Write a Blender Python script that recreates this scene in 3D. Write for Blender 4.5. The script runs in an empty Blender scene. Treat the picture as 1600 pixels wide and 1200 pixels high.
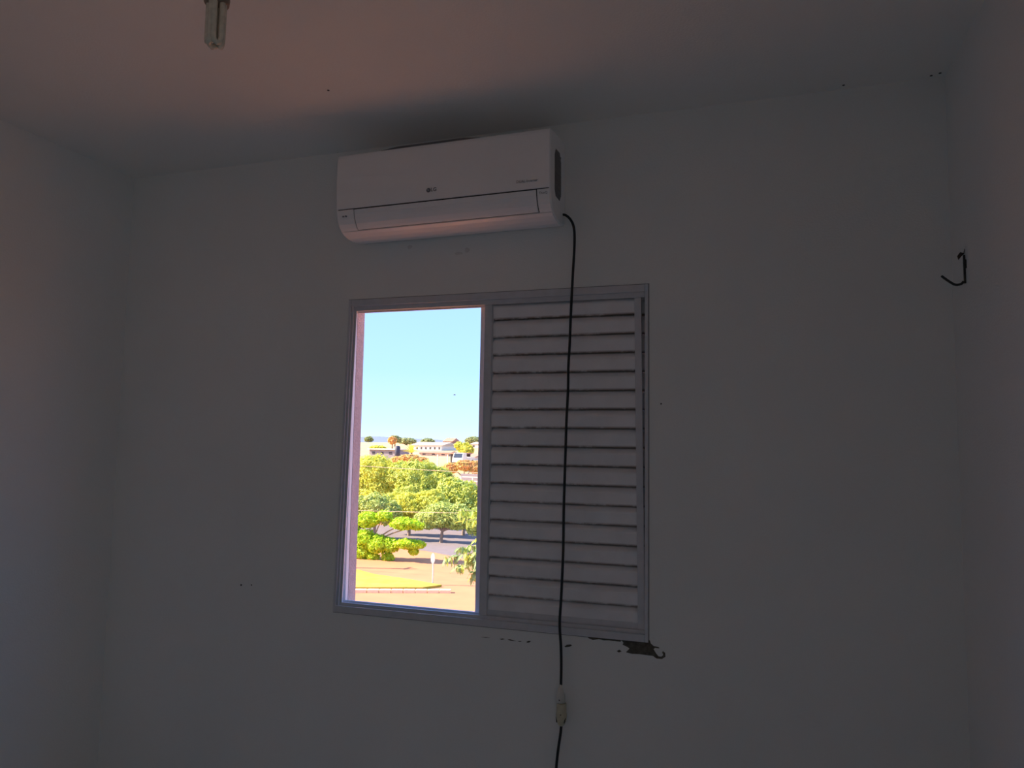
import bpy, bmesh, math, random
from mathutils import Vector, Matrix, Euler, noise
random.seed(7)
sc = bpy.context.scene
COL = sc.collection
# ---------------------------------------------------------------- camera
CF, YAW, PIT, ROL = 1137.92, .317455, .086704, .016324
CAMP = Vector((0, -2.54, 1.6))
cy_, sy_ = math.cos(YAW), math.sin(YAW)
cp_, sp_ = math.cos(PIT), math.sin(PIT)
FWD = Vector((-sy_*cp_, cy_*cp_, sp_))
r0_ = Vector((cy_, sy_, 0)); u0_ = r0_.cross(FWD)
RGT = math.cos(ROL)*r0_ + math.sin(ROL)*u0_
UPV = -math.sin(ROL)*r0_ + math.cos(ROL)*u0_
cam = bpy.data.cameras.new('camera'); camo = bpy.data.objects.new('camera', cam); COL.objects.link(camo)
cam.sensor_width = 36; cam.lens = CF*36/1600; cam.clip_end = 6000; cam.clip_start = .02
m = Matrix((RGT, UPV, -FWD)).transposed().to_4x4(); m.translation = CAMP
camo.matrix_world = m
sc.camera = camo
# ---------------------------------------------------------------- exposure
vs = sc.view_settings
vs.view_transform = 'Standard'; vs.look = 'None'; vs.gamma = 1; vs.use_curve_mapping = False
vs.exposure = 0.1
sc.cycles.max_bounces = 12; sc.cycles.diffuse_bounces = 8
sc.cycles.sample_clamp_indirect = 12.0
# ---------------------------------------------------------------- sky
w = bpy.data.worlds.new('sky'); sc.world = w; w.use_nodes = True
nt = w.node_tree; nt.nodes.clear()
tc = nt.nodes.new('ShaderNodeTexCoord'); sx = nt.nodes.new('ShaderNodeSeparateXYZ')
rp = nt.nodes.new('ShaderNodeValToRGB'); bg = nt.nodes.new('ShaderNodeBackground'); wo = nt.nodes.new('ShaderNodeOutputWorld')
nt.links.new(tc.outputs['Generated'], sx.inputs[0]); nt.links.new(sx.outputs[2], rp.inputs[0])
nt.links.new(rp.outputs[0], bg.inputs[0]); nt.links.new(bg.outputs[0], wo.inputs[0])
el = rp.color_ramp.elements
el[0].position = 0.0; el[0].color = (.64, .80, 1.05, 1)
el[1].position = 1.0; el[1].color = (.33, .62, 1.3, 1)
for p_, c_ in ((.03, (.53, .74, 1.15, 1)), (.10, (.40, .67, 1.25, 1)), (.20, (.35, .60, 1.3, 1)), (.5, (.36, .64, 1.3, 1))):
    e = el.new(p_); e.color = c_
SKY = 1.35
bg.inputs[1].default_value = SKY
# ---------------------------------------------------------------- sun
sl = bpy.data.lights.new('sun', 'SUN'); slo = bpy.data.objects.new('sun', sl); COL.objects.link(slo)
sl.energy = 14.0; sl.angle = math.radians(.6); sl.color = (1, .86, .66)
SUNV = Vector((.80, .25, -.58))
slo.rotation_euler = SUNV.to_track_quat('-Z', 'Y').to_euler()
# added fill lamp in an unseen doorway behind the camera, brightens the left side
al = bpy.data.lights.new('added_doorway_fill', 'AREA'); alo = bpy.data.objects.new('added_doorway_fill', al); COL.objects.link(alo)
al.shape = 'RECTANGLE'; al.size = .8; al.size_y = 2.0; al.energy = 2.3; al.color = (.92, .97, 1)
alo.location = (.70, -3.2, 1.05); alo.rotation_euler = (math.radians(90), 0, 0)
alo.rotation_euler = Vector((-1, 0, 0)).to_track_quat('-Z', 'Y').to_euler()
# portal that guides sampling through the open half of the window
pl = bpy.data.lights.new('window_portal', 'AREA'); plo = bpy.data.objects.new('window_portal', pl); COL.objects.link(plo)
pl.shape = 'RECTANGLE'; pl.size = .60; pl.size_y = 1.16; plo.location = (-1.23, .14, 1.566)
plo.rotation_euler = Vector((0, -1, 0)).to_track_quat('-Z', 'Y').to_euler()
pl.cycles.is_portal = True

# ================================================================ helpers
def ray(px, py): return FWD + RGT*(px-800)/CF + UPV*(600-py)/CF
def at(px, py, Y):
    d = ray(px, py); return CAMP + d*((Y-CAMP.y)/d.y)
def atx(px, py, X):
    d = ray(px, py); return CAMP + d*((X-CAMP.x)/d.x)

MATS = {}
def mat(name, col, rough=.6, metal=0, var=.06, scale=8, bump=0, bscale=60, col2=None, spec=.5, trans=0, emit=None):
    if name in MATS: return MATS[name]
    M = bpy.data.materials.new(name); M.use_nodes = True; n = M.node_tree; b = n.nodes['Principled BSDF']
    b.inputs['Roughness'].default_value = rough; b.inputs['Metallic'].default_value = metal
    b.inputs['Specular IOR Level'].default_value = spec
    b.inputs['Transmission Weight'].default_value = trans
    g = n.nodes.new('ShaderNodeNewGeometry')
    nz = n.nodes.new('ShaderNodeTexNoise'); nz.inputs['Scale'].default_value = scale; nz.inputs['Detail'].default_value = 4
    n.links.new(g.outputs['Position'], nz.inputs['Vector'])
    r = n.nodes.new('ShaderNodeValToRGB')
    c2 = col2 or tuple(max(0, c*(1-var*2)) for c in col)
    r.color_ramp.elements[0].position = .3; r.color_ramp.elements[1].position = .7
    r.color_ramp.elements[0].color = (*c2, 1); r.color_ramp.elements[1].color = (*col, 1)
    n.links.new(nz.outputs[0], r.inputs[0]); n.links.new(r.outputs[0], b.inputs['Base Color'])
    if bump:
        z2 = n.nodes.new('ShaderNodeTexNoise'); z2.inputs['Scale'].default_value = bscale; z2.inputs['Detail'].default_value = 3
        n.links.new(g.outputs['Position'], z2.inputs['Vector'])
        bp = n.nodes.new('ShaderNodeBump'); bp.inputs['Strength'].default_value = bump; bp.inputs['Distance'].default_value = .01
        n.links.new(z2.outputs[0], bp.inputs['Height']); n.links.new(bp.outputs[0], b.inputs['Normal'])
    MATS[name] = M
    return M

class MB:
    def __init__(s): s.v = []; s.f = []; s.sm = []
    def add(s, vs, fs, smooth=False):
        o = len(s.v); s.v += [tuple(v) for v in vs]; s.f += [tuple(i+o for i in f) for f in fs]; s.sm += [smooth]*len(fs)
    def box(s, a, b):
        (x0, y0, z0), (x1, y1, z1) = a, b
        s.hexa([(x0,y0,z0),(x1,y0,z0),(x1,y1,z0),(x0,y1,z0),(x0,y0,z1),(x1,y0,z1),(x1,y1,z1),(x0,y1,z1)])
    def hexa(s, v): s.add(v, [(0,3,2,1),(4,5,6,7),(0,1,5,4),(1,2,6,5),(2,3,7,6),(3,0,4,7)])
    def tube(s, pts, rad, n=8, caps=True):
        pts = [Vector(p) for p in pts]; rs = rad if isinstance(rad, (list, tuple)) else [rad]*len(pts)
        rings = []; prev = None
        for i, p in enumerate(pts):
            t = (pts[min(i+1, len(pts)-1)] - pts[max(i-1, 0)]).normalized()
            if prev is None: a = t.orthogonal().normalized()
            else: a = (prev - t*prev.dot(t)).normalized()
            prev = a; b = t.cross(a)
            rings.append([p + (a*math.cos(2*math.pi*k/n) + b*math.sin(2*math.pi*k/n))*rs[i] for k in range(n)])
        vs = [v for r in rings for v in r]; fs = []
        for i in range(len(pts)-1):
            for k in range(n):
                fs.append((i*n+k, i*n+(k+1) % n, (i+1)*n+(k+1) % n, (i+1)*n+k))
        s.add(vs, fs, True)
        if caps:
            s.add(rings[0], [tuple(reversed(range(n)))]); s.add(rings[-1], [tuple(range(n))])
    def lathe(s, c, prof, n=20, axis='Z'):
        vs = []; fs = []
        for (r, h) in prof:
            for k in range(n):
                a = 2*math.pi*k/n
                vs.append((c[0]+r*math.cos(a), c[1]+r*math.sin(a), c[2]+h) if axis == 'Z' else (c[0]+r*math.cos(a), c[1]+h, c[2]+r*math.sin(a)))
        for i in range(len(prof)-1):
            for k in range(n): fs.append((i*n+k, i*n+(k+1) % n, (i+1)*n+(k+1) % n, (i+1)*n+k))
        s.add(vs, fs, True)
        s.add(vs[:n], [tuple(reversed(range(n)))]); s.add(vs[-n:], [tuple(range(n))])
    def prism(s, poly, y0, y1):      # polygon in x,z extruded along y
        n = len(poly); vs = [(x, y0, z) for x, z in poly] + [(x, y1, z) for x, z in poly]
        s.add(vs, [tuple(range(n)), tuple(reversed(range(n, 2*n)))] + [(i, i+n, (i+1) % n+n, (i+1) % n) for i in range(n)])
    def shell(s, x0, x1, prof, th, smooth=True):   # closed slab following a y,z profile, extruded along x
        n = len(prof); inn = []
        for i, (y, z) in enumerate(prof):
            a = prof[max(i-1, 0)]; b = prof[min(i+1, n-1)]; ty, tz = b[0]-a[0], b[1]-a[1]; l = math.hypot(ty, tz)
            inn.append((y - tz/l*th, z + ty/l*th))
        vs = [(x, y, z) for x in (x0, x1) for (y, z) in list(prof)+inn]
        N = 2*n; fs = []
        for i in range(n-1):
            fs.append((i, i+1, N+i+1, N+i)); fs.append((n+i+1, n+i, N+n+i, N+n+i+1))
            fs.append((i, n+i, n+i+1, i+1)); fs.append((N+i, N+i+1, N+n+i+1, N+n+i))
        fs.append((0, N, N+n, n)); fs.append((n-1, 2*n-1, N+2*n-1, N+n-1))
        s.add(vs, fs, False)
    def mesh(s, name):
        me = bpy.data.meshes.new(name); me.from_pydata(s.v, [], s.f)
        me.polygons.foreach_set('use_smooth', s.sm); me.update()
        bm = bmesh.new(); bm.from_mesh(me)
        if len(bm.faces) < 3000: bmesh.ops.recalc_face_normals(bm, faces=bm.faces)
        bm.to_mesh(me); bm.free()
        return me
    def build(s, name, material, parent=None, bevel=0, seg=2):
        me = s.mesh(name); me.materials.append(material)
        o = bpy.data.objects.new(name, me); COL.objects.link(o)
        if parent: o.parent = parent; o.matrix_parent_inverse = pmat(parent).inverted()
        if bevel:
            b = o.modifiers.new('bevel', 'BEVEL'); b.width = bevel; b.segments = seg; b.limit_method = 'ANGLE'; b.angle_limit = math.radians(40)
        return o
def pmat(o):
    m_ = o.matrix_basis.copy()
    return pmat(o.parent) @ o.matrix_parent_inverse @ m_ if o.parent else m_
def empty(name, loc):
    o = bpy.data.objects.new(name, None); COL.objects.link(o); o.location = loc; o.empty_display_size = .1; return o
def tag(o, label=None, cat=None, group=None, kind=None):
    if label: o['label'] = label
    if cat: o['category'] = cat
    if group: o['group'] = group
    if kind: o['kind'] = kind
    return o
def put(name, me, parent, mw):
    o = bpy.data.objects.new(name, me); COL.objects.link(o)
    if parent: o.parent = parent; o.matrix_parent_inverse = pmat(parent).inverted()
    o.matrix_basis = mw; return o
def text_part(name, s, size, loc, parent, material, spacing=1.0, rot=(math.pi/2, 0, 0), align='CENTER', bold=0):
    cu = bpy.data.curves.new(name, 'FONT'); cu.body = s; cu.size = size; cu.extrude = .0002; cu.align_x = align; cu.align_y = 'CENTER'
    cu.space_character = spacing; cu.offset = bold; cu.resolution_u = 3
    t = bpy.data.objects.new(name+'_curve', cu); COL.objects.link(t)
    dg = bpy.context.evaluated_depsgraph_get(); me = bpy.data.meshes.new_from_object(t.evaluated_get(dg))
    bpy.data.objects.remove(t); me.name = name; me.materials.clear(); me.materials.append(material)
    return put(name, me, parent, Matrix.Translation(loc) @ Euler(rot).to_matrix().to_4x4())

# ================================================================ materials
M_wall = mat('wall_paint', (.845, .862, .85), .75, var=.02, scale=2.2, bump=.12, bscale=160)
M_ceil = mat('ceiling_paint', (.87, .875, .85), .8, var=.02, scale=2, bump=.1, bscale=140)
M_floor = mat('floor_tile', (.73, .77, .75), .35, var=.05)
M_alu = mat('painted_aluminium', (.66, .67, .71), .42, var=.05, scale=30)
M_alu_out = mat('frame_outer_face', (.80, .81, .83), .4, var=.02)
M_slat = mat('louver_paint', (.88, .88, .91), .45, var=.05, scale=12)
M_rust = mat('rusty_grime', (.30, .20, .13), .9, var=.3, scale=90, col2=(.12, .09, .08))
M_white = mat('white_plastic', (.94, .94, .95), .32, var=.01)
M_dark = mat('dark_gap', (.03, .03, .035), .6)
M_grille = mat('grille_grey', (.17, .17, .18), .6)
M_print = mat('print_grey', (.22, .22, .24), .5)
M_black = mat('black_rubber', (.012, .012, .014), .45)
M_mortar = mat('bare_mortar', (.17, .15, .12), .95, var=.25, scale=70, bump=.5, bscale=200)
M_plug = mat('clear_white_plastic', (.72, .71, .66), .35, var=.05)
M_yell = mat('yellowed_plastic', (.62, .58, .42), .4, var=.08, scale=60)
M_tubeg = mat('fluorescent_tube', (.80, .72, .58), .25, var=.1, scale=80)
M_brass = mat('bulb_base', (.30, .22, .17), .5, var=.15, scale=80)
M_plaster = mat('outside_plaster', (.62, .48, .46), .9, var=.08, scale=40, bump=.5, bscale=120)
M_hook = mat('rusty_iron', (.05, .04, .035), .7, var=.3, scale=100)
M_stain = mat('smudge', (.74, .74, .73), .8)

# grime and painted gap shade along the blades' edges, heavier towards the right-hand end
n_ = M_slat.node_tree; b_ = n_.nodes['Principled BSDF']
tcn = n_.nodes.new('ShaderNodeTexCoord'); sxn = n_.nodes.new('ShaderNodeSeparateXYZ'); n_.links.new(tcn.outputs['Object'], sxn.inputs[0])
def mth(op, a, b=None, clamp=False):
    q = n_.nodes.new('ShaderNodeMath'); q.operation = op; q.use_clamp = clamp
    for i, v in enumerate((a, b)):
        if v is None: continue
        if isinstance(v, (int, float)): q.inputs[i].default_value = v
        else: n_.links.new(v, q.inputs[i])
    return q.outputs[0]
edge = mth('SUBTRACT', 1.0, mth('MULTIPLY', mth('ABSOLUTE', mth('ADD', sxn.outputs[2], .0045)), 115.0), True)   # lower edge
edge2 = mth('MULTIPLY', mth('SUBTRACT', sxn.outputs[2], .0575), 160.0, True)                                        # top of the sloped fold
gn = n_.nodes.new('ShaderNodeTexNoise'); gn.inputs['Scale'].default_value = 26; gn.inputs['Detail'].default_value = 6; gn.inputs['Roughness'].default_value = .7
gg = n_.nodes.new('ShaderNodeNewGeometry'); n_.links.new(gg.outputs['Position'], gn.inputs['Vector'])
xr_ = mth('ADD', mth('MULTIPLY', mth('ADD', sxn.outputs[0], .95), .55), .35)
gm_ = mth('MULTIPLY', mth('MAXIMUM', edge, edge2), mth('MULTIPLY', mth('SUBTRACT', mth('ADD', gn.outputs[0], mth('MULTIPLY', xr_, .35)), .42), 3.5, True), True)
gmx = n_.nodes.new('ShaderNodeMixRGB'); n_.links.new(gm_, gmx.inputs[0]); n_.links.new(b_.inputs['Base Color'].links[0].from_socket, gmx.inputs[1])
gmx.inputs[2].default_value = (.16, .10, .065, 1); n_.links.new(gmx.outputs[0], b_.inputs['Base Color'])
# ================================================================ room shell
XL, XR, YB, ZC = -2.673, .601, -3.75, 2.80
GZ = -6.4
WT = .13
WX0, WX1, WZ0, WZ1 = -1.560, -.338, .955, 2.176    # window hole
b = MB()
b.box((XL-.15, 0, -.1), (WX0, WT, ZC+.12)); b.box((WX1, 0, -.1), (XR+.15, WT, ZC+.12))
b.box((WX0, 0, -.1), (WX1, WT, WZ0)); b.box((WX0, 0, WZ1), (WX1, WT, ZC+.12))
wall = tag(b.build('wall_front', M_wall), kind='structure')
b = MB(); b.box((XL-.15, YB-.15, -.1), (XL, 0, ZC+.12)); tag(b.build('wall_left', M_wall), kind='structure')
b = MB(); b.box((XR, -2.8, -.1), (XR+.15, 0, ZC+.12)); b.box((XR, YB-.15, -.1), (XR+.15, -3.6, ZC+.12)); b.box((XR, -3.6, 2.1), (XR+.15, -2.8, ZC+.12))
wall_r = tag(b.build('wall_right', M_wall), kind='structure')
b = MB(); b.box((XL, YB-.15, -.1), (XR, YB, ZC+.12)); tag(b.build('wall_back', M_wall), kind='structure')
b = MB(); b.box((XL-.15, YB-.15, ZC), (2.2, 0, ZC+.12)); ceil = tag(b.build('ceiling', M_ceil), kind='structure')
b = MB(); b.box((XL-.15, YB-.15, -.1), (2.2, 0, 0)); tag(b.build('floor', M_floor), kind='structure')
b = MB(); b.box((2.05, YB-.15, 0), (2.2, -2.2, ZC)); b.box((XR+.15, YB-.15, 0), (2.05, YB, ZC)); b.box((XR+.15, -2.35, 0), (2.05, -2.2, ZC))
tag(b.build('wall_corridor', M_wall), kind='structure')
# the rest of the house, below and beside the room, as seen from the street
b = MB()
b.box((-6, 0, GZ), (5, WT, -.1)); b.box((-6, 0, -.1), (XL-.15, WT, 3.1)); b.box((XR+.15, 0, -.1), (5, WT, 3.1))
b.box((-6, -7, GZ), (-5.85, -.001, 3.1)); b.box((4.85, -7, GZ), (5, 0, 3.1)); b.box((-6, -7.15, GZ), (5, -7, 3.1)); b.box((-6, -7, 3.0), (5, 0, 3.12)); b.box((XL-.15, 0, ZC+.12), (XR+.15, WT, 3.1))
tag(b.build('wall_facade', M_plaster), kind='structure')
# paint flaked off under the window, bare mortar showing
def zp(x, y): return (x/4.285+740, y/4.285+760)
def wpoly(pts, name, material, th=.0012, dy=0):
    q = [at(px, py, 0) for px, py in pts]; b = MB(); b.prism([(p.x, p.z) for p in q], -th-dy, .004); return b.build(name, material, wall)
patch = [zp(*p) for p in [(985,1022),(1003,1045),(998,1060),(1025,1072),(1045,1085),(1033,1097),(1020,1110),(1060,1120),(1110,1122),(1150,1128),(1200,1134),(1225,1152),(1262,1155),(1285,1140),(1282,1115),(1268,1103),(1262,1110),(1270,1128),(1258,1140),(1238,1138),(1222,1118),(1205,1090),(1215,1080),(1245,1084),(1240,1077),(1205,1068),(1185,1050),(1180,1030),(1100,1032)]]
o = wpoly(patch, 'flaked_patch', M_mortar); o['label'] = 'dark bare mortar where paint flaked off'
for pl_ in ([(750,1000),(775,1018),(800,1028),(840,1022),(870,1030),(905,1030),(985,1040),(985,1022),(905,1015),(830,1008)],
            [(608,1072),(625,1060),(650,1058),(658,1066),(640,1074),(615,1077)], [(960,1102),(975,1093),(990,1104),(972,1112)],
            [(175,1022),(195,1018),(210,1022),(190,1027)], [(228,1024),(245,1024),(265,1030),(285,1034),(262,1034),(240,1030)],
            [(355,1040),(368,1034),(384,1036),(374,1044),(358,1046)], [(300,1035),(320,1036),(318,1040),(300,1039)], [(50,1008),(80,1009),(110,1013),(80,1013)]):
    wpoly([zp(*p) for p in pl_], 'paint_chip', M_mortar)
# old marks and nail holes
for px, py, s in ((377,914,.004),(393,914,.003),(1033,631,.003),(528,238,.003),(516,141,.003)):
    if py > 200:
        p = at(px, py, 0); b = MB(); b.lathe((p.x, -.0008, p.z), [(s, 0), (s*.7, .002)], 8, 'Y'); b.build('nail_hole', M_dark, wall)
for px, py, Y in ((83,230,None),(513,141,None),(1318,133,None),(1455,118,None),(1469,114,None)):
    d = ray(px, py); t = (ZC-CAMP.z)/d.z; p = CAMP + d*t
    if p.y > 0: p = at(px, py, -.002)
    if p.x < XL: continue
    b = MB(); b.lathe((p.x, p.y, min(p.z, ZC)-.001), [(.0045, 0), (.003, .003)], 8); b.build('nail_hole', M_dark, ceil)
for px, py, rx, rz in ((716, 396, .02, .006), (640, 386, .012, .010), (730, 391, .01, .012)):
    p = at(px, py, 0); b = MB(); b.prism([(p.x+rx*math.cos(a)*(.7+.5*random.random()), p.z+rz*math.sin(a)*(.7+.5*random.random())) for a in [k*.7 for k in range(9)]], -.0004, .002)
    b.build('smudge_mark', M_stain, wall)

# ================================================================ window
win = tag(empty('window_1', (-.94, 0, .95)), kind='structure')
XT, XB = -1.527, -1.549           # left edge of the frame, top and bottom (the frame stands out of square)
FR = -.336
F0, F1 = -.006, .078
def lx(z): return XB + (XT-XB)*(z-.953)/(2.178-.953)
def jamb(x_off0, x_off1, y0, y1, name, M_, z0=.953, z1=2.178):
    b = MB(); b.hexa([(lx(z0)+x_off0, y0, z0), (lx(z0)+x_off1, y0, z0), (lx(z0)+x_off1, y1, z0), (lx(z0)+x_off0, y1, z0),
                      (lx(z1)+x_off0, y0, z1), (lx(z1)+x_off1, y0, z1), (lx(z1)+x_off1, y1, z1), (lx(z1)+x_off0, y1, z1)])
    return b.build(name, M_, win, .0012)
jamb(0, .011, F0, .010, 'jamb_flange', M_alu)
jamb(.0112, .021, F0+.005, .011, 'jamb_web', M_alu)
jamb(.0212, .031, F0+.011, .012, 'track_fin', M_alu)
jamb(-.022, -.010, .0105, F1, 'channel', M_alu)
b = MB(); b.hexa([(WX0-.001, .0002, .9555), (lx(.953), .0002, .9555), (lx(.953), .03, .9555), (WX0-.001, .03, .9555), (WX0-.001, .0002, 2.1755), (lx(2.178), .0002, 2.1755), (lx(2.178), .03, 2.1755), (WX0-.001, .03, 2.1755)]); b.build('plaster_fillet', M_wall, win)
b = MB(); b.box((-1.552, .058, .955), (-1.534, F1-.0005, 2.176)); b.build('outer_fin', M_alu_out, win, .0008)
b = MB(); b.box((WX0-.005, F1, .950), (-1.533, WT+.004, 2.18)); b.build('reveal', M_plaster, win)
# head
b = MB(); b.box((XT+.0112, F0, 2.152), (FR-.0122, F1, 2.178)); b.build('head_rail', M_alu, win, .0012)
b = MB(); b.box((XT+.01, .004, 2.134), (FR-.01, .008, 2.153)); b.box((XT+.01, .030, 2.130), (FR-.01, .033, 2.153)); b.box((XT+.01, .058, 2.139), (FR-.01, F1, 2.153)); b.build('head_track', M_alu, win)
# sill
b = MB(); b.box((XB+.0112, F0, .953), (FR-.0122, F1, .978)); b.build('sill_rail', M_alu, win, .0012)
b = MB(); b.box((XB+.01, .004, .976), (FR-.01, .008, .990)); b.box((XB+.01, .030, .976), (FR-.01, .033, .993)); b.box((XB+.01, .058, .976), (FR-.01, F1, .984)); b.build('sill_track', M_alu, win)
# right jamb
b = MB(); b.box((FR-.012, F0, .953), (FR, .012, 2.178)); b.build('jamb_flange', M_alu, win, .0012)
b = MB(); b.box((FR-.0058, .022, .97), (FR-.0015, F1, 2.15)); b.build('jamb_web', M_dark, win)

# dark joint between frame and plaster
b = MB(); b.box((XT-.003, -.0012, 2.1785), (FR+.003, .001, 2.1805)); b.box((FR+.0005, -.0012, .951), (FR+.0024, .001, 2.1785)); b.box((XB-.002, -.0012, .9505), (FR+.0005, .001, .9526))
b.build('frame_joint', M_grille, win)
def slat_mesh(x0, x1, y0, sc_=1.0):
    # pressed blade: inner edge high, outer edge low, small lip folded back on top
    pr = [(y0+.0165, .0760), (y0+.0160, .0650), (y0+.0030, .0475), (y0+.0008, .0430), (y0, .0380), (y0+.0016, -.0020), (y0+.0026, -.0040), (y0+.0090, -.0045)]
    b = MB(); n = len(pr); th = .0012
    vs = []
    for x in (x0, x1):
        vs += [(x, y, z) for y, z in pr] + [(x, y+th, z-th*.4) for y, z in pr]
    N = 2*n; fs = []
    for i in range(n-1):
        fs += [(i, i+1, N+i+1, N+i), (n+i, N+n+i, N+n+i+1, n+i+1)]
    b.add(vs, fs); return b.mesh('slat')
def louver_sash(name, x0, x1, y0, z0, z1, label, xt=0.0, sw=.024):
    s = empty(name, ((x0+x1)/2, y0, z0)); s.parent = win; s.matrix_parent_inverse = pmat(win).inverted(); s['label'] = label
    b = MB(); b.box((x0, y0, z0), (x0+.030, y0+.021, z1)); b.box((x0+.030, y0+.004, z0), (x0+.034, y0+.021, z1)); b.build('stile', M_alu, s, .001)
    b = MB(); b.hexa([(x1-sw, y0, z0), (x1, y0, z0), (x1, y0+.0024, z0), (x1-sw, y0+.0024, z0), (x1-xt-sw, y0, z1), (x1-xt, y0, z1), (x1-xt, y0+.0024, z1), (x1-xt-sw, y0+.0024, z1)]); b.box((x1-xt-.004, y0+.0026, z0), (x1-xt, y0+.021, z1)); b.build('stile', M_alu, s, .0006)
    b = MB(); b.box((x0+.031, y0+.0027, z0), (x1-xt-.005, y0+.020, z0+.030)); b.build('bottom_rail', M_alu, s, .001)
    b = MB(); b.box((x0+.031, y0+.0135, z1-.012), (x1-xt-.005, y0+.020, z1)); b.build('top_rail', M_alu, s, .001)
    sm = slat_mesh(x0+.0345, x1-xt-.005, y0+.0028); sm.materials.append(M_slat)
    for k in range(-1, 17):
        zt = 2.0875 - .0676*k
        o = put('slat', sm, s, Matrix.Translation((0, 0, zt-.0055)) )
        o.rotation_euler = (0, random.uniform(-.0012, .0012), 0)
    return s
louver_sash('louver_sash', -.9505, -.3485, .009, .981, 2.1512, 'front louvered sash slid to the right', .015)
louver_sash('louver_sash', -.918, -.3425, .034, .981, 2.1512, 'rear louvered sash, only its edge showing', 0, .005)
# glass sash in the outermost track, slid behind the louvers
gs = empty('glass_sash', (-.66, .06, .98)); gs.parent = win; gs.matrix_parent_inverse = pmat(win).inverted()
for xa in (-.985, -.372):
    b = MB(); b.box((xa, .059, .985), (xa+.028, .076, 2.138)); b.build('stile', M_alu_out, gs, .001)
for za in (1.0, 2.108):
    b = MB(); b.box((-.957, .060, za), (-.372, .075, za+.022)); b.build('rail', M_alu_out, gs)
M_glass = mat('window_glass', (.9, .95, .95), .02, trans=1, var=0)
b = MB(); b.box((-.957, .066, 1.02), (-.372, .069, 2.11)); b.build('pane', M_glass, gs)

# ================================================================ air conditioner
ac = empty('air_conditioner', (-1.0575, 0, 2.4))
tag(ac, 'white wall mounted split air conditioner above the window, under the ceiling', 'air conditioner')
AX0, AX1 = -1.4755, -.6395
P_top = [(-.002, 2.722), (-.06, 2.719), (-.14, 2.706), (-.185, 2.699), (-.198, 2.693)]
P_front = [(-.198, 2.6955), (-.2035, 2.690), (-.206, 2.680), (-.208, 2.65), (-.2095, 2.60), (-.2085, 2.54), (-.205, 2.484)]
P_low = [(-.2045, 2.4805), (-.202, 2.462), (-.197, 2.446), (-.189, 2.430), (-.178, 2.417), (-.168, 2.409)]
P_chin = [(-.166, 2.4075), (-.15, 2.4005), (-.12, 2.395), (-.08, 2.3935), (-.04, 2.398), (-.002, 2.408)]
full = P_top + P_front + P_low + P_chin
core = [(y*.972 if y < -.01 else -.001, 2.553+(z-2.553)*.965) for y, z in full]
b = MB(); n = len(core)
vsx = [(x, y, z) for x in (AX0+.006, AX1-.006) for y, z in core]
b.add(vsx, [tuple(range(n)), tuple(reversed(range(n, 2*n)))] + [(i, i+1, n+i+1, n+i) for i in range(n-1)] + [(n-1, 0, n, 2*n-1)])
b.build('inner_chassis', M_dark, ac)
b = MB(); b.shell(AX0+.002, AX1-.002, P_front, .005); b.build('front_panel', M_white, ac, .0015)
b = MB(); b.shell(AX0+.004, AX1-.004, P_chin, .005); b.build('bottom_cover', M_white, ac, .001)
b = MB(); b.shell(AX0+.004, -1.402, P_low, .005); b.build('housing_corner', M_white, ac, .0008)
b = MB(); b.shell(-.688, AX1-.004, P_low, .005); b.build('housing_corner', M_white, ac, .0008)
M_gloss = mat('glossy_white_plastic', (.94, .94, .96), .18, var=.01)
b = MB(); b.shell(-1.399, -.6915, [(y, z-.0012 if i == 0 else z) for i, (y, z) in enumerate(P_low)][:-1]+[(-.1695, 2.4105)], .005)
o = b.build('air_flap', M_gloss, ac, .001)
for p in o.data.polygons: p.use_smooth = False
# top cover with long intake slats, a little hump behind the panel
b = MB(); b.shell(AX0+.004, AX1-.004, [(P_top[0]), P_top[1], P_top[2], (-.175, 2.7005)], .004); b.build('top_cover', M_white, ac)
b = MB()
prof = []
for i in range(25):
    t = i/24; x = -1.30+.40*t; h = .008*min(1, 6*t, 6*(1-t))
    prof.append((x, 2.698+h))
b.prism(prof+[(-.90, 2.690), (-1.30, 2.690)], -.192, -.13); b.build('intake_grille', M_grille, ac)
for sx_, x in ((-1, AX0), (1, AX1)):
    # side panel: full silhouette, slightly crowned
    b = MB(); n = len(full)
    cy0, cz0 = -.1, 2.555
    a_ = [(x-sx_*.006, y, z) for y, z in full]; c_ = [(x, cy0+(y-cy0)*.955, cz0+(z-cz0)*.965) for y, z in full]
    b.add(a_+c_, [tuple(range(n)), tuple(reversed(range(n, 2*n)))] + [(i, (i+1) % n, n+(i+1) % n, n+i) for i in range(n)])
    sp = b.build('side_panel', M_white, ac)
    b = MB(); gy0, gy1, gz0, gz1 = -.150, -.062, 2.475, 2.652
    poly = [(gy0+.012, gz0), (gy1-.02, gz0), (gy1, gz0+.03), (gy1, gz1-.03), (gy1-.02, gz1), (gy0+.015, gz1-.005), (gy0, gz1-.03), (gy0, gz0+.02)]
    n = len(poly); xa, xb = x-.002*sx_, x+.0008*sx_
    b.add([(xa, y, z) for y, z in poly]+[(xb, y, z) for y, z in poly], [tuple(range(n)), tuple(reversed(range(n, 2*n)))] + [(i, (i+1) % n, n+(i+1) % n, n+i) for i in range(n)])
    for q in range(9):
        zz = gz0+.018+q*.0175; b.box((min(xb, xb+.0015*sx_), gy0+.008, zz), (max(xb, xb+.0015*sx_), gy1-.008, zz+.006))
    b.build('side_grille', M_grille, sp)
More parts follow.
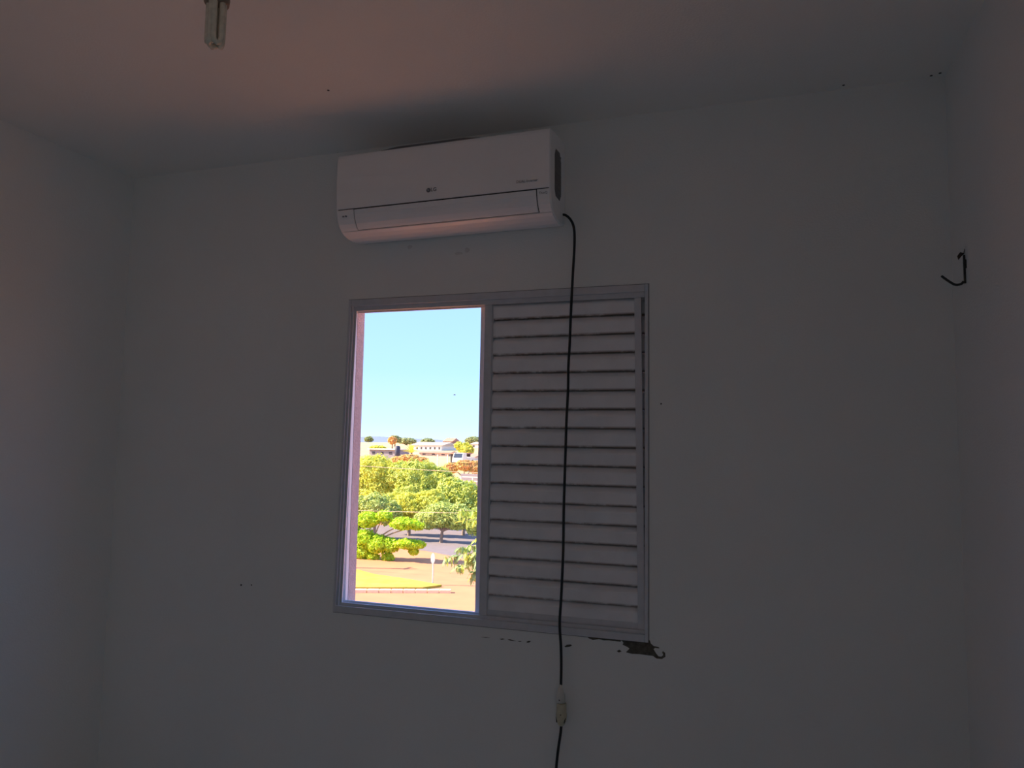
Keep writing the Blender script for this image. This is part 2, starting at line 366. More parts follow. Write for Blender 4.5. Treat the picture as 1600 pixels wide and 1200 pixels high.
# mark and lettering on the panel
lg = MB(); lg.lathe((-1.094, -.2094, 2.519), [(.0082, 0), (.0078, .0015)], 24, 'Y'); lg.build('logo_disc', M_print, ac)
lf = MB()
lf.box((-1.0955, -.2101, 2.517), (-1.0945, -.2096, 2.5225)); lf.box((-1.0955, -.2101, 2.5165), (-1.0925, -.2096, 2.5172))
lf.lathe((-1.0975, -.2101, 2.5215), [(.0008, 0), (.0007, .0005)], 8, 'Y'); lf.build('logo_face', M_white, ac)
text_part('logo_letters', 'LG', .0185, (-1.0845, -.2100, 2.519), ac, M_print, align='LEFT', bold=.0004)
text_part('lettering', 'DUAL Inverter', .0125, (-.7225, -.2097, 2.512), ac, M_print)
text_part('lettering', 'ThinQ', .0115, (-.6655, -.2047, 2.466), ac, M_print, rot=(math.pi/2+.15, 0, 0))
b = MB(); b.lathe((-1.434, -.2035, 2.457), [(.0035, 0), (.003, .003)], 12, 'Y'); b.box((-1.449, -.2035, 2.455), (-1.441, -.200, 2.459)); b.build('indicator_marks', M_print, ac)
ac.rotation_euler = (0, -math.radians(.55), 0)

# ================================================================ cables and plug
def smooth_path(pts, k=6):
    P = [Vector(p) for p in pts]; out = []
    for i in range(len(P)-1):
        a, b_, c, d = P[max(i-1, 0)], P[i], P[i+1], P[min(i+2, len(P)-1)]
        for j in range(k):
            t = j/k; out.append(.5*((2*b_) + (c-a)*t + (2*a-5*b_+4*c-d)*t*t + (3*b_-a-3*c+d)*t**3))
    out.append(P[-1]); return out
cp = [(872,336,-.03),(883,336,-.032),(892,344,-.034),(897,358,-.036),(897.5,385,-.036),(895,430,-.036),(892,490,-.038),(890,540,-.04),(888,575,-.04),(887.5,610,-.04),(885,660,-.04),(883.5,710,-.04),(881,790,-.04),(880,860,-.042),(877,930,-.042),(874.5,975,-.04),(876.5,1010,-.038),(877,1040,-.036),(876.5,1070,-.034)]
cpath = smooth_path([at(*p) for p in cp])
pc = empty('power_cable', cpath[-1]); tag(pc, 'black cord hanging from the air conditioner over the louvers', 'cord')
b = MB(); b.tube(cpath, .0047, 10); b.build('cord', M_black, pc)
t0 = at(876, 1072, -.034)
b = MB(); b.lathe((t0.x, t0.y, t0.z), [(.005, .006), (.0065, 0), (.0085, -.008), (.011, -.018), (.0155, -.028), (.0165, -.034), (.0165, -.052), (.0150, -.054)], 16); b.build('plug', M_plug, pc, .001)
b = MB(); b.lathe((t0.x, t0.y-.0163, t0.z-.042), [(.0022, -.0005), (.0018, .001)], 8, 'Y'); b.build('screw', M_dark, pc)
t1 = at(877, 1136, -.034)
ex = empty('extension_cord', (t1.x, t1.y, 0)); tag(ex, 'black extension cord joined below the plug, running down the wall', 'cord')
zt = t0.z-.0555
b = MB(); h = zt-t1.z
b.lathe((t1.x, t1.y, t1.z), [(.006, .004), (.011, .008), (.0165, .02), (.019, .032), (.019, h*.55), (.0172, h*.62), (.0172, h-.002), (.016, h)], 18); b.build('socket', M_yell, ex)
b = MB()
for sx_ in (-1, 1): b.tube([(t1.x+sx_*.013, t1.y-.013, t1.z+.018), (t1.x+sx_*.016, t1.y-.009, t1.z+.034)], .0018, 6)
b.lathe((t1.x+.002, t1.y-.019, t1.z+.046), [(.002, -.0005), (.0018, .001)], 8, 'Y')
b.build('grip_ridge', M_hook, ex)
lp = [at(877,1133,-.034), at(876,1145,-.034), at(873,1165,-.034), at(870,1190,-.032), at(867,1225,-.03)]
e_ = lp[-1]; lp += [(e_.x-.02, -.03, e_.z-.2), (e_.x-.01, -.03, .15), (e_.x, -.05, .02), (e_.x+.05, -.15, .006), (e_.x+.2, -.3, .006)]
b = MB(); b.tube(smooth_path(lp), .0047, 10); b.build('cord', M_black, ex)

# ================================================================ hammock hook on the right wall
hk = empty('wall_hook', (XR, -.13, 2.10)); tag(hk, 'rusty iron hammock hook on the right wall near the corner', 'hook')
hx = XR-.004
h0 = at(1508, 401, -.145); h1 = at(1510, 440, -.145)
b = MB(); b.box((XR-.005, -.149, 2.098), (XR, -.141, 2.182)); b.build('plate', M_hook, hk, .001)
b = MB(); b.tube(smooth_path([(XR-.006, -.146, 2.104), (XR-.012, -.144, 2.097), (XR-.026, -.14, 2.096), (XR-.042, -.137, 2.108), (XR-.060, -.133, 2.126)]), [.0035]*24+[.0030], 8); b.build('prong', M_hook, hk)
b = MB(); b.prism([(XR-.0175, 2.168), (XR-.010, 2.178), (XR-.003, 2.184), (XR-.001, 2.20), (XR-.004, 2.187), (XR-.013, 2.190), (XR-.020, 2.180)], -.15, -.144)
b.tube([(XR-.003, -.158, 2.165), (XR-.003, -.158, 2.14)], .003, 6); b.build('bracket', M_hook, hk)

# ================================================================ bulb on its pendant socket
BX, BY = -1.036, -1.377
bu = empty('light_bulb', (BX, BY, 2.41)); tag(bu, 'unlit compact fluorescent bulb with long tubes, hanging from the ceiling', 'light bulb')
b = MB()
for k in range(4):
    a = math.pi/4+.25+k*math.pi/2; cx, cyy = BX+.0125*math.cos(a), BY+.0125*math.sin(a); ta = Vector((-math.sin(a), math.cos(a), 0))*.0078
    pts = [Vector((cx, cyy, 2.505))+ta, Vector((cx, cyy, 2.424))+ta, Vector((cx, cyy, 2.416))+ta*.7, Vector((cx, cyy, 2.4125)), Vector((cx, cyy, 2.416))-ta*.7, Vector((cx, cyy, 2.424))-ta, Vector((cx, cyy, 2.505))-ta]
    u = MB(); u.tube(pts, .0060, 10); u.build('glass_tube', M_tubeg, bu)
b = MB(); b.lathe((BX, BY, 2.5), [(.018, -.002), (.0245, 0), (.0255, .01), (.0255, .045), (.020, .055), (.0135, .062)], 20); b.build('ballast', M_brass, bu)
lh = empty('lamp_holder', (BX, BY, 2.56)); tag(lh, 'lamp socket on a short cord that holds the compact fluorescent bulb', 'lamp holder')
b = MB(); b.lathe((BX, BY, 2.5625), [(.019, 0), (.021, .01), (.021, .04), (.012, .055), (.005, .06)], 16); b.build('socket', M_black, lh)
b = MB(); b.tube([(BX, BY, 2.62), (BX, BY, 2.79)], .003, 8); b.build('cord', M_plug, lh)
b = MB(); b.lathe((BX, BY, 2.782), [(.03, 0), (.045, .008), (.045, .0175)], 20); b.build('ceiling_rose', M_plug, lh)

# ================================================================ outdoors
M_dirt = mat('tan_dirt', (.66, .245, .106), .95, var=.05, scale=.6, col2=(.58, .205, .09))
M_far = mat('dry_field', (0.675, 0.338, 0.189), .95, scale=.05, col2=(0.486, 0.351, 0.135))
M_asph = mat('asphalt', (0.232, 0.177, 0.174), .9, var=.06, scale=2)
M_grass = mat('lawn_grass', (.34, .35, .03), .95, scale=1.5, col2=(.60, .35, .06))
M_curb = mat('painted_curb', (.93, .72, .44), .9)
def G(y):
    k = [(-50, GZ), (70, GZ), (92, -4.2), (120, -1.4), (190, .2), (400, 3.2), (900, 4.5), (4000, 5)]
    for (a, za), (b_, zb) in zip(k, k[1:]):
        if y <= b_: return za + (zb-za)*max(0, (y-a))/(b_-a)
    return 5
def strip(name, ys, mt, wfun):
    b = MB(); vs = []; n = 24
    for y in ys:
        for i in range(n+1):
            x = -wfun(y)+2*wfun(y)*i/n - max(0, y)*.47
            vs.append((x, y, G(y)+.4*(y > 80)*noise.noise(Vector((x*.03, y*.03, 0)))))
    fs = [(r*(n+1)+i, r*(n+1)+i+1, (r+1)*(n+1)+i+1, (r+1)*(n+1)+i) for r in range(len(ys)-1) for i in range(n)]
    b.add(vs, fs); return b.build(name, mt)
tag(strip('ground', [-40, -10, 10, 30, 50, 70, 76], M_dirt, lambda y: 140), kind='structure')
tag(strip('hillside', [76, 84, 92, 105, 120, 150, 190, 260, 400, 650, 900, 1600, 4000], M_far, lambda y: 140+max(0, y-76)*1.2), kind='structure')
def gpt(px, py, zo=0):
    d = ray(px, py); t = (GZ-CAMP.z)/d.z; p = CAMP+d*t; return (p.x, p.y, GZ+zo)
def slab(name, pix, h, mt):
    pts = [gpt(*p) for p in pix]; b = MB(); n = len(pts)
    b.add([(x, y, GZ-.05) for x, y, z in pts]+[(x, y, GZ+h) for x, y, z in pts], [tuple(range(n, 2*n)), tuple(reversed(range(n)))] + [(i, (i+1) % n, n+(i+1) % n, n+i) for i in range(n)])
    return tag(b.build(name, mt), kind='structure')
slab('road', [(300,838),(480,846),(600,853),(665,861),(720,872),(800,890),(1000,925),(1900,1080),(1900,905),(900,846),(760,829),(640,822),(480,818)], .03, M_asph)
slab('lawn', [(430,884),(556,892),(585,900),(640,908),(690,917),(660,921),(556,921),(400,919)], .12, M_grass)
# kerb laid in lengths
kb = tag(empty('kerb', gpt(560, 925)), kind='structure')
A, B_ = Vector(gpt(440, 925)), Vector(gpt(705, 926)); d_ = (B_-A); nk = 14
for i in range(nk):
    p0 = A+d_*(i/nk)+d_*.002; p1 = A+d_*((i+1)/nk)-d_*.002
    nn = Vector((-d_.y, d_.x, 0)).normalized()*.16
    b = MB(); v = [p0-nn, p1-nn, p1+nn, p0+nn]; b.hexa([(q.x, q.y, GZ-.02) for q in v]+[(q.x, q.y, GZ+.17) for q in v]); b.build('kerb_stone', M_curb, kb, .02)

# ---- vegetation
def leaf_mat(name, c1, c2, sc_=1.2):
    M = mat(name, c1, .6, scale=sc_, col2=c2); n = M.node_tree
    bs = n.nodes['Principled BSDF']; tr = n.nodes.new('ShaderNodeBsdfTranslucent'); mx = n.nodes.new('ShaderNodeMixShader'); mx.inputs[0].default_value = .3
    src = bs.inputs['Base Color'].links[0].from_socket; n.links.new(src, tr.inputs[0])
    out = n.nodes['Material Output']; n.links.new(bs.outputs[0], mx.inputs[1]); n.links.new(tr.outputs[0], mx.inputs[2]); n.links.new(mx.outputs[0], out.inputs[0]); return M
M_leafA = leaf_mat('leaf_midgreen', (0.832, 0.8, 0.144), (0.416, 0.528, 0.128), 2.0)
M_leafB = leaf_mat('leaf_yellowgreen', (0.899, 0.826, 0.131), (0.551, 0.609, 0.102), 2.5)
M_leafC = leaf_mat('leaf_bright', (.62, .78, .03), (.46, .64, .03), 3)
M_leafD = leaf_mat('leaf_bluegreen', (0.68, 0.714, 0.17), (0.408, 0.51, 0.153), 4)
M_leafO = leaf_mat('leaf_dry_orange', (.88, .50, .22), (.66, .52, .15), 2)
M_leafF = leaf_mat('leaf_far', (0.448, 0.448, 0.176), (0.288, 0.352, 0.144), .6)
M_bark = mat('bark', (0.312, 0.221, 0.156), .9, scale=6)
def foliage(blobs, count, size, jit=.35):
    b = MB(); tot = sum(r[0]*r[1]+r[0]*r[2] for _, r in blobs)
    vs = []; fs = []
    for c, r in blobs:
        # opaque inner mass, kept well inside the leaves
        o = len(vs); N1, N2 = 10, 6
        for i in range(N2+1):
            for k in range(N1):
                th = math.pi*i/N2; ph = 2*math.pi*k/N1; q = .80*(.9+.2*random.random())
                vs.append((c[0]+r[0]*q*math.sin(th)*math.cos(ph), c[1]+r[1]*q*math.sin(th)*math.sin(ph), c[2]+r[2]*q*math.cos(th)))
        for i in range(N2):
            for k in range(N1): fs.append((o+i*N1+k, o+i*N1+(k+1) % N1, o+(i+1)*N1+(k+1) % N1, o+(i+1)*N1+k))
        for _ in range(int(count*(r[0]*r[1]+r[0]*r[2])/tot)):
            d = Vector((random.gauss(0, 1), random.gauss(0, 1), random.gauss(0, 1))).normalized()
            q = .78+.27*random.random()**.8
            lump = 1+.16*noise.noise(Vector((c[0]*3+d.x*2.6, c[1]+d.y*2.6, d.z*2.6)))*1.6
            p = Vector((c[0]+d.x*r[0]*q*lump, c[1]+d.y*r[1]*q*lump, c[2]+d.z*r[2]*q*lump))
            nrm = (d*1.0+Vector((random.gauss(0, .6), random.gauss(0, .6), random.gauss(0, .6)+.3))).normalized()
            a = nrm.orthogonal().normalized(); a.rotate(Matrix.Rotation(random.random()*6.28, 3, nrm)); e = nrm.cross(a)
            s = size*(.6+.8*random.random()); o = len(vs)
            vs += [tuple(p-a*s*.6), tuple(p+e*s*.28), tuple(p+a*s*.6-nrm*s*.15), tuple(p-e*s*.28)]; fs.append((o, o+1, o+2, o+3))
    b.v = vs; b.f = fs; b.sm = [False]*len(fs); return b
def trunk_mb(base, tops, r):
    b = MB(); fork = Vector(base).lerp(Vector(tops[0]), .45); fork.x = base[0]+.1
    b.tube([base, (base[0]+.03, base[1], (base[2]+fork.z)/2), fork], [r*1.25, r, r*.85], 8)
    for t in tops: b.tube([fork, fork.lerp(Vector(t), .5)+Vector((0, 0, .1)), t], [r*.75, r*.5, r*.2], 6)
    return b
def tree(name, label, cat, blobs_px, Y, mt, n, size, gz=None, group=None, tr=.14, base_px=None, depth=.62):
    s = (Y+2.54)/CF*1.06
    bl = []
    for (px, py, rx, rz, *dy) in blobs_px:
        c = at(px, py, Y+(dy[0] if dy else 0)); bl.append(((c.x, c.y, c.z), (rx*s, rx*s*depth, rz*s)))
    gz = G(Y) if gz is None else gz
    bx = at(base_px, 700, Y).x if base_px else bl[0][0][0]
    root = empty(name, (bx, Y, gz)); tag(root, label, cat, group)
    f = foliage(bl, n, size).build('foliage', mt, root); f['kind'] = 'stuff'
    trunk_mb((bx, Y, gz-.05), [c for c, r in bl[:4]], tr).build('trunk', M_bark, root)
    return root
GP = 'trees of the dense grove beyond the road'
random.seed(11)
tree('leafy_tree', 'dense green tree at the far left of the grove, top just under the grey shed', 'tree', [(585,738,38,28),(560,752,34,30),(612,745,26,22),(590,770,40,26)], 66, M_leafB, 17000, .24, group=GP)
tree('leafy_tree', 'tall round green tree in the middle of the grove, behind the upper power line', 'tree', [(655,745,36,26),(628,738,22,18),(685,752,26,22),(655,772,42,26)], 63, M_leafA, 17000, .24, group=GP)
tree('leafy_tree', 'green tree at the right of the grove, in front of the rail fence', 'tree', [(725,778,30,26),(705,765,24,20),(752,785,24,26),(700,785,26,24)], 59.5, M_leafA, 13000, .24, group=GP)
tree('leafy_tree', 'yellow-green tree low in the centre of the grove above the road shade', 'tree', [(640,790,30,22),(672,785,28,20),(610,792,24,20)], 57, M_leafB, 10000, .22, group=GP)
tree('leafy_tree', 'bluish green tree low on the left of the grove behind the bright tree', 'tree', [(585,795,30,24),(560,800,26,26),(606,800,22,18)], 53.5, M_leafD, 9000, .24, group=GP)
tree('leafy_tree', 'darker green tree with trailing lower twigs at the edge of the road shade', 'tree', [(690,805,28,20),(668,812,22,15),(715,808,24,20),(745,815,22,20)], 54, M_leafD, 10000, .2, group=GP)
tree('bright_tree', 'bright lime green young tree standing at the left on the lawn island', 'tree',
     [(575,812,20,12),(600,806,14,8),(632,818,24,9),(652,822,12,6),(572,842,20,14),(592,850,22,14),(612,852,14,11),(636,850,22,7),(655,851,10,6),(646,861,8,6),(582,870,11,8),(606,872,10,9),(566,862,14,12),(550,835,16,14),(545,855,14,12)], 44, M_leafC, 14000, .2, tr=.09, base_px=584, depth=.8)
tree('small_tree', 'small thin sapling with sparse yellow leaves on the lawn', 'tree', [(580,892,5,4),(575,896,4,3),(586,896,3,3)], 41.5, M_leafO, 260, .12, tr=.035)
tree('dry_bush', 'dry orange bush between the black tank and the carport', 'bush', [(640,716,18,6),(622,718,12,5),(658,719,12,5)], 96, M_leafO, 3500, .3, group='dry bushes')
tree('dry_bush', 'dry orange bush growing above the rail fence at the right', 'bush', [(725,727,16,8),(705,731,12,8),(742,730,10,10)], 92, M_leafO, 3500, .3, group='dry bushes')
tree('light_shrub', 'pale yellow-green shrub right of the carport, behind the white truck', 'bush', [(728,704,12,11),(718,697,8,6)], 150, M_leafB, 2500, .45)
# spiky yellowish plant beside the tank
sp = empty('agave_palm', at(643, 714, 104)); sp.location.z = G(104); tag(sp, 'spiky yellow-green palm standing right of the black tank', 'palm')
b = MB(); pb = at(643, 708, 104); b.tube([(pb.x, 104, G(104)-.3), (pb.x, 104, pb.z)], .2, 7); b.build('trunk', M_bark, sp)
for k in range(26):
    a = random.random()*6.28; e = random.uniform(.1, 1.3); L = random.uniform(1.2, 2.1)
    dv = Vector((math.cos(a)*math.cos(e), math.sin(a)*math.cos(e), math.sin(e))); pe = pb+dv*L; pm = pb+dv*L*.55+Vector((0, 0, .18)); sd = dv.cross(Vector((0, 0, 1))).normalized()*.13
    b = MB(); b.add([pb-sd*.5, pb+sd*.5, pm+sd, pm-sd, pe, pm+Vector((0, 0, -.05))], [(0, 1, 5), (1, 2, 5), (2, 4, 5), (4, 3, 5), (3, 0, 5)]); b.build('frond', M_leafB, sp)
# far trees on the skyline
for i, (px, py, rx, rz, Y, lb) in enumerate([(576,686,6,4,420,'small round tree on the skyline, farthest left'), (617,686,9,6,260,'dark green tree on the skyline left of the warehouse'),
        (636,689,13,5,300,'broad pale green tree behind the black tank, on the skyline'), (668,689,10,4,420,'dark domed tree on the skyline behind the white warehouse'),
        (703,688,7,3,500,'small tree on the skyline right of the white warehouse'), (740,688,13,6,330,'pale green tree on the skyline, farthest right'), (590,699,12,3,200,'low yellow-green tree in the dry field left of the black tank')]):
    tree('skyline_tree', lb, 'tree', [(px, py, rx, rz), (px+rx*.6, py+1, rx*.6, rz*.7), (px-rx*.6, py+1, rx*.5, rz*.7)], Y, M_leafF if i != 6 else M_leafB, 900, .9*Y/300, gz=G(Y), tr=.3)
tree('dry_bush', 'rusty orange tree on the skyline, above the black tank', 'tree', [(613,688,7,6)], 210, M_leafO, 900, .6, gz=G(210), tr=.25)

# near tree at the right whose drooping leaves hang into view
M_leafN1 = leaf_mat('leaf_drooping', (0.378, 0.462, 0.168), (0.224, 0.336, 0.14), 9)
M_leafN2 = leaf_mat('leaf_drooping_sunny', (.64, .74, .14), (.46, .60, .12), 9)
def leafmesh(nm, mt):
    b = MB(); vs = []; fs = []; n = 5
    for i in range(n+1):
        t = i/n; wv = .20*math.sin(math.pi*min(1, .08+t*.95))**.8*(1-.3*t) if i < n else 0
        z = -.22*t*t; vs += [(-wv, t, z+.04), (0, t, z), (wv, t, z+.04)]
    for i in range(n):
        o = i*3; fs += [(o, o+1, o+4, o+3), (o+1, o+2, o+5, o+4)]
    b.add(vs, fs); me = b.mesh(nm); me.materials.append(mt); return me
LM1, LM2 = leafmesh('leaf', M_leafN1), leafmesh('leaf', M_leafN2)
nt_base = at(850, 700, 17.5)
nt_ = empty('drooping_leaf_tree', (nt_base.x, 17.5, GZ)); tag(nt_, 'nearby tree with long drooping leaves hanging in at the lower right of the opening', 'tree')
b = MB(); b.tube([(nt_base.x, 17.5, GZ-.05), (nt_base.x+.1, 17.4, -4.5), (nt_base.x, 17.5, -2.6)], [.2, .16, .12], 10); b.build('trunk', M_bark, nt_)
c = at(840, 850, 17.6)
f = foliage([((c.x, 17.6, c.z), (.85, .9, 1.0)), ((c.x+.6, 17.9, c.z+.5), (.9, .9, .8))], 2600, .2).build('foliage', M_leafN1, nt_); f['kind'] = 'stuff'
random.seed(21)
nl = 0
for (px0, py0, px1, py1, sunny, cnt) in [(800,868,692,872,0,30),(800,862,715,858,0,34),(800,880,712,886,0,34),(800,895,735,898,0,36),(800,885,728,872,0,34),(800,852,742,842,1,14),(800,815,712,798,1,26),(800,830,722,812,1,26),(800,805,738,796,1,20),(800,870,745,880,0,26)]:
    Yb = 17+random.random()*.8; A = at(px0, py0, Yb); B = at(px1, py1, Yb-.3); mid = (A+B)/2+Vector((0, 0, .12))
    path = smooth_path([A, mid, B], 6); b = MB(); b.tube(path, [.018-.013*i/(len(path)-1) for i in range(len(path))], 5); b.build('twig', M_bark, nt_)
    for k in range(int(cnt*1.4)):
        t = .25+.75*random.random()**.7; p = path[min(int(t*(len(path)-1)), len(path)-1)]+Vector([random.uniform(-.06, .06) for _ in range(3)])
        L = random.uniform(.18, .32); droop = random.uniform(-1.35, -.35) if random.random() < .8 else random.uniform(-.4, .3)
        R_ = Euler((droop, random.uniform(-.5, .5), random.uniform(-2.4, 2.4)+math.pi/2), 'XYZ').to_matrix().to_4x4()
        R_ = Matrix.Rotation(random.uniform(0, 6.28), 4, 'Z') @ Matrix.Rotation(droop, 4, 'X') @ Matrix.Rotation(random.uniform(-.6, .6), 4, 'Y')
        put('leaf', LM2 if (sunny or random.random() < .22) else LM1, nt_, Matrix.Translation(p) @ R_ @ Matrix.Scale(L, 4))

# ---- sign post on the verge
M_wpaint = mat('white_paint', (0.84, 0.7, 0.56), .5, var=.01)
sg = Vector(gpt(676, 914)); sr = empty('sign_post', sg); tag(sr, 'thin white post with a pale oval plate at the road side', 'post')
hgt = at(676, 864, sg.y).z-GZ
b = MB(); b.tube([(sg.x, sg.y, GZ-.05), (sg.x, sg.y, GZ+hgt-.2)], .045, 8); b.build('pole', M_wpaint, sr)
b = MB(); b.prism([(sg.x+.13*math.cos(a*math.pi/8), GZ+hgt-.30+.30*math.sin(a*math.pi/8)) for a in range(16)], sg.y-.075, sg.y-.045); b.build('plate', M_wpaint, sr)

# ---- power lines
M_wire = mat('wire', (0.64, 0.512, 0.32), .4, var=0)
def wire(p0, p1, lb):
    sag = .03*(p1-p0).length*.2; pts = []
    for i in range(25):
        t = i/24; p = p0.lerp(p1, t); p.z -= sag*4*t*(1-t); pts.append(p)
    b = MB(); b.tube(pts, .016, 5); tag(b.build('power_line', M_wire), lb, 'wire', 'power lines')
a0, a1 = at(560, 731, 38), at(757, 742, 38); dd = a1-a0
wire(a0-dd*1.0+Vector((0,0,.3)), a1+dd*1.0+Vector((0,0,.2)), 'upper thin pale power line crossing in front of the tall grove trees')
a0, a1 = at(560, 801, 38), at(757, 805, 38); dd = a1-a0
wire(a0-dd*1.0+Vector((0,0,.3)), a1+dd*1.0+Vector((0,0,.2)), 'lower thin pale power line above the bright lime tree')
for sgn, lb in ((0, 'left power pole outside the opening carrying both lines'), (1, 'right power pole hidden behind the louvers carrying both lines')):
    for_x = (a0-dd*1.0 if not sgn else a1+dd*1.0)
    top = at(560, 731, 38).z+1.2
    pr_ = empty('power_pole', (for_x.x, 38, GZ)); tag(pr_, lb, 'pole')
    b = MB(); b.tube([(for_x.x, 38.15, GZ-.1), (for_x.x, 38.15, top)], [.16, .1], 10); b.build('pole', M_curb, pr_)
    b = MB(); b.box((for_x.x-.05, 37.85, top-.5), (for_x.x+.05, 38.9, top-.4)); b.build('crossarm', M_bark, pr_)

# ---- buildings
M_bw = mat('building_white', (.90, .76, .60), .8, var=.02)
M_bg = mat('building_grey', (0.336, 0.282, 0.28), .8)
M_bd = mat('building_dark', (.06, .05, .06), .7)
M_roof = mat('tile_roof', (0.513, 0.257, 0.162), .85, scale=2)
M_roofw = mat('sheet_roof', (0.609, 0.476, 0.348), .7)
M_tank = mat('tank_blue_black', (.045, .045, .07), .5)
def house(name, label, cat, px0, px1, pyt, pyb, Y, dep, mw, mr, gable=0, wins=0, group=None):
    a = at(px0, pyb, Y); c = at(px1, pyt, Y); z0 = G(Y)-1; z1 = c.z
    r = empty(name, ((a.x+c.x)/2, Y, G(Y))); tag(r, label, cat, group)
    b = MB(); b.box((a.x, Y, z0), (c.x, Y+dep, z1)); b.build('walls', mw, r)
    b = MB(); o_ = .3
    if gable:
        ym = Y+dep/2
        b.add([(a.x-o_, Y-o_, z1), (c.x+o_, Y-o_, z1), (c.x+o_, Y+dep+o_, z1), (a.x-o_, Y+dep+o_, z1), (a.x-o_, ym, z1+gable), (c.x+o_, ym, z1+gable)], [(0, 1, 5, 4), (2, 3, 4, 5), (0, 4, 3), (1, 2, 5), (0, 3, 2, 1)])
    else: b.box((a.x-o_, Y-o_, z1), (c.x+o_, Y+dep+o_, z1+.2))
    b.build('roof', mr, r)
    wdt = (c.x-a.x)/max(1, wins)
    for k in range(wins):
        x = a.x+wdt*(k+.5); b = MB(); b.box((x-wdt*.16, Y-.05, z1-(z1-a.z)*.65), (x+wdt*.16, Y+.02, z1-(z1-a.z)*.3)); b.build('window', M_bd, r)
    return r
house('warehouse', 'long low white warehouse under the skyline trees', 'building', 641, 690, 696, 705, 205, 14, M_bw, M_roofw, 1.0, 7)
house('house', 'orange roofed house on the skyline right of the warehouse', 'building', 692, 706, 690, 694, 380, 12, M_roof, M_roof, 2.0, 2)
house('house', 'pale house at the far right behind the light shrub', 'building', 735, 765, 694, 701, 260, 12, M_bw, M_roofw, .8, 3)
house('shed', 'grey and white shed left of the black tank', 'building', 577, 617, 703, 713, 118, 6, M_bg, M_bw, 0, 3)
house('house', 'low white house right of the carport', 'building', 724, 741, 714, 724, 125, 7, M_bw, M_roof, .6, 2)
house('house', 'low pink walled house behind the carport', 'building', 655, 700, 708, 712, 150, 6, M_roofw, M_roof, .4, 3)
tp = at(621, 712, 114); tt = at(621, 697, 114)
tk = empty('water_tank', (tp.x, 114, G(114))); tag(tk, 'dark blue-black water tank on a short stand beside the shed', 'water tank')
b = MB(); b.lathe((tp.x, 114, tp.z), [(.42, 0), (.46, .1), (.46, tt.z-tp.z-.12), (.36, tt.z-tp.z), (.1, tt.z-tp.z+.06)], 16); b.build('barrel', M_tank, tk)
for q in (-.32, .32):
    for q2 in (-.32, .32): b = MB(); b.box((tp.x+q-.05, 114+q2-.05, G(114)-.5), (tp.x+q+.05, 114+q2+.05, tp.z)); b.build('leg', M_bark, tk)
# carport
cpE = empty('carport', at(698, 724, 112)); tag(cpE, 'open carport with white posts and dark interior, behind the grove', 'carport')
a = at(683, 722, 112); c = at(715, 709.5, 112)
b = MB(); b.box((a.x-.3, 111.5, c.z), (c.x+.3, 118, c.z+.18)); b.build('roof', M_roof, cpE)
b = MB(); b.box((a.x, 117.8, G(118)-1), (c.x, 118, c.z)); b.build('back_wall', M_bd, cpE)
for px in (684, 699.5, 711, 715):
    x = at(px, 715, 111.7).x; b = MB(); b.box((x-.09, 111.6, G(111)-1.5), (x+.09, 111.8, c.z)); b.build('post', M_bw, cpE)
# white truck, parked right of the carport
M_glassd = mat('car_glass', (.06, .07, .09), .1)
tr_ = at(718, 722, 108)
tk2 = empty('truck', (tr_.x, 108, G(108))); tag(tk2, 'small white truck parked at the right end of the carport', 'truck')
gz_ = tr_.z-.4; x_ = tr_.x
b = MB(); b.add([(x_-.9, 107, gz_+.4), (x_+.9, 107, gz_+.4), (x_+.9, 109, gz_+.4), (x_-.9, 109, gz_+.4), (x_-.9, 107.1, gz_+1.1), (x_+.9, 107.1, gz_+1.1), (x_+.8, 107.6, gz_+1.9), (x_-.8, 107.6, gz_+1.9), (x_+.8, 109, gz_+1.9), (x_-.8, 109, gz_+1.9)],
    [(0, 1, 5, 4), (4, 5, 6, 7), (7, 6, 8, 9), (3, 9, 8, 2), (0, 4, 7, 9, 3), (1, 2, 8, 6, 5), (0, 3, 2, 1)]); b.build('cab', M_bw, tk2)
b = MB(); b.box((x_-.9, 109.1, gz_+.6), (x_+.9, 112.5, gz_+1.2)); b.build('cargo_bed', M_bw, tk2)
b = MB(); b.add([(x_-.75, 107.10, gz_+1.14), (x_+.75, 107.10, gz_+1.14), (x_+.68, 107.52, gz_+1.82), (x_-.68, 107.52, gz_+1.82)], [(0, 1, 2, 3)]); o = b.build('windscreen', M_glassd, tk2); o.location.y -= .02
for q in (-.8, .8):
    for yy in (107.7, 111.6):
        b = MB(); vs_ = [(x_+q+sx_*.1, yy+.38*math.cos(k*math.pi/6), gz_+.38+.38*math.sin(k*math.pi/6)) for sx_ in (-1, 1) for k in range(12)]
        b.add(vs_, [tuple(range(12)), tuple(range(12, 24))]+[(k, (k+1) % 12, 12+(k+1) % 12, 12+k) for k in range(12)]); b.build('wheel', M_black, tk2)
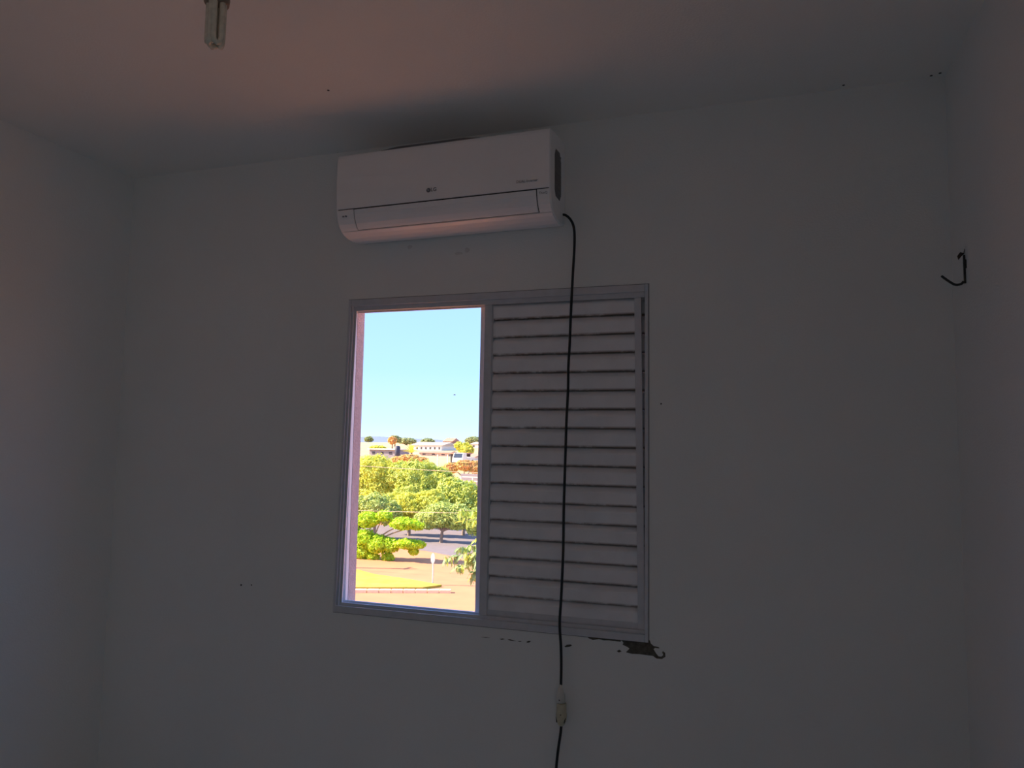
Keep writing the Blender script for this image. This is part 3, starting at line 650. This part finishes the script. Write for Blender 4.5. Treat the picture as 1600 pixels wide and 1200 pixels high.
# rail fence and grey wall
fa, fb = at(722, 748, 84), at(800, 747, 84)
fe = empty('rail_fence', (fa.x, 84, G(84))); tag(fe, 'white rail fence along the grey wall at the right edge of the view', 'fence')
zt1 = at(735, 745.5, 84).z; zt2 = at(735, 752, 84).z
for z_ in (zt1, zt2): b = MB(); b.box((fa.x, 83.95, z_-.06), (fb.x, 84.05, z_+.06)); b.build('rail', M_bw, fe)
for k in range(6):
    x = at(738.5, 745, 84).x+(k-1)*1.6
    b = MB(); b.box((x-.06, 83.93, G(84)-1), (x+.06, 84.07, zt1+.05)); b.build('post', M_bw, fe)
b = MB(); b.box((fa.x-1, 86, G(86)-1), (fb.x, 86.2, at(735, 740.5, 86).z)); tag(b.build('garden_wall', M_bg), 'grey garden wall behind the white rail fence', 'wall')
# distant blue hills
M_hill = mat('hazy_hills', (0.213, 0.237, 0.3), 1, scale=.002, col2=(0.188, 0.225, 0.275), spec=0)
b = MB(); vs = []; n = 90
for i in range(n+1):
    x = -3600+i*50; h = 26+16*noise.noise(Vector((x*.0023, 3, 0)))+7*noise.noise(Vector((x*.009, 7, 0)))
    vs += [(x, 2400, -20), (x, 2600, h*.6+4), (x, 2800, h+4), (x, 3300, -20)]
b.add(vs, [(4*i+k, 4*i+4+k, 4*i+5+k, 4*i+1+k) for i in range(n) for k in range(3)], True); tag(b.build('hills', M_hill), kind='structure')
# bird
bp_ = at(710, 617, 60); bb = empty('bird', bp_); tag(bb, 'tiny dark bird flying in the clear sky', 'bird')
b = MB(); b.tube([bp_+Vector((-.10, 0, 0)), bp_+Vector((-.04, 0, .01)), bp_+Vector((.04, 0, .01)), bp_+Vector((.10, 0, 0)), bp_+Vector((.14, 0, 0))], [.01, .04, .045, .02, .004], 8); b.build('body', M_bd, bb)
for s in (-1, 1):
    b = MB(); b.add([bp_+Vector((-.03, 0, .02)), bp_+Vector((.04, 0, .02)), bp_+Vector((.03, s*.16, .06)), bp_+Vector((.0, s*.24, .02)), bp_+Vector((-.01, s*.12, .055))], [(0, 1, 2), (0, 2, 4), (4, 2, 3)]); b.build('wing', M_bd, bb)
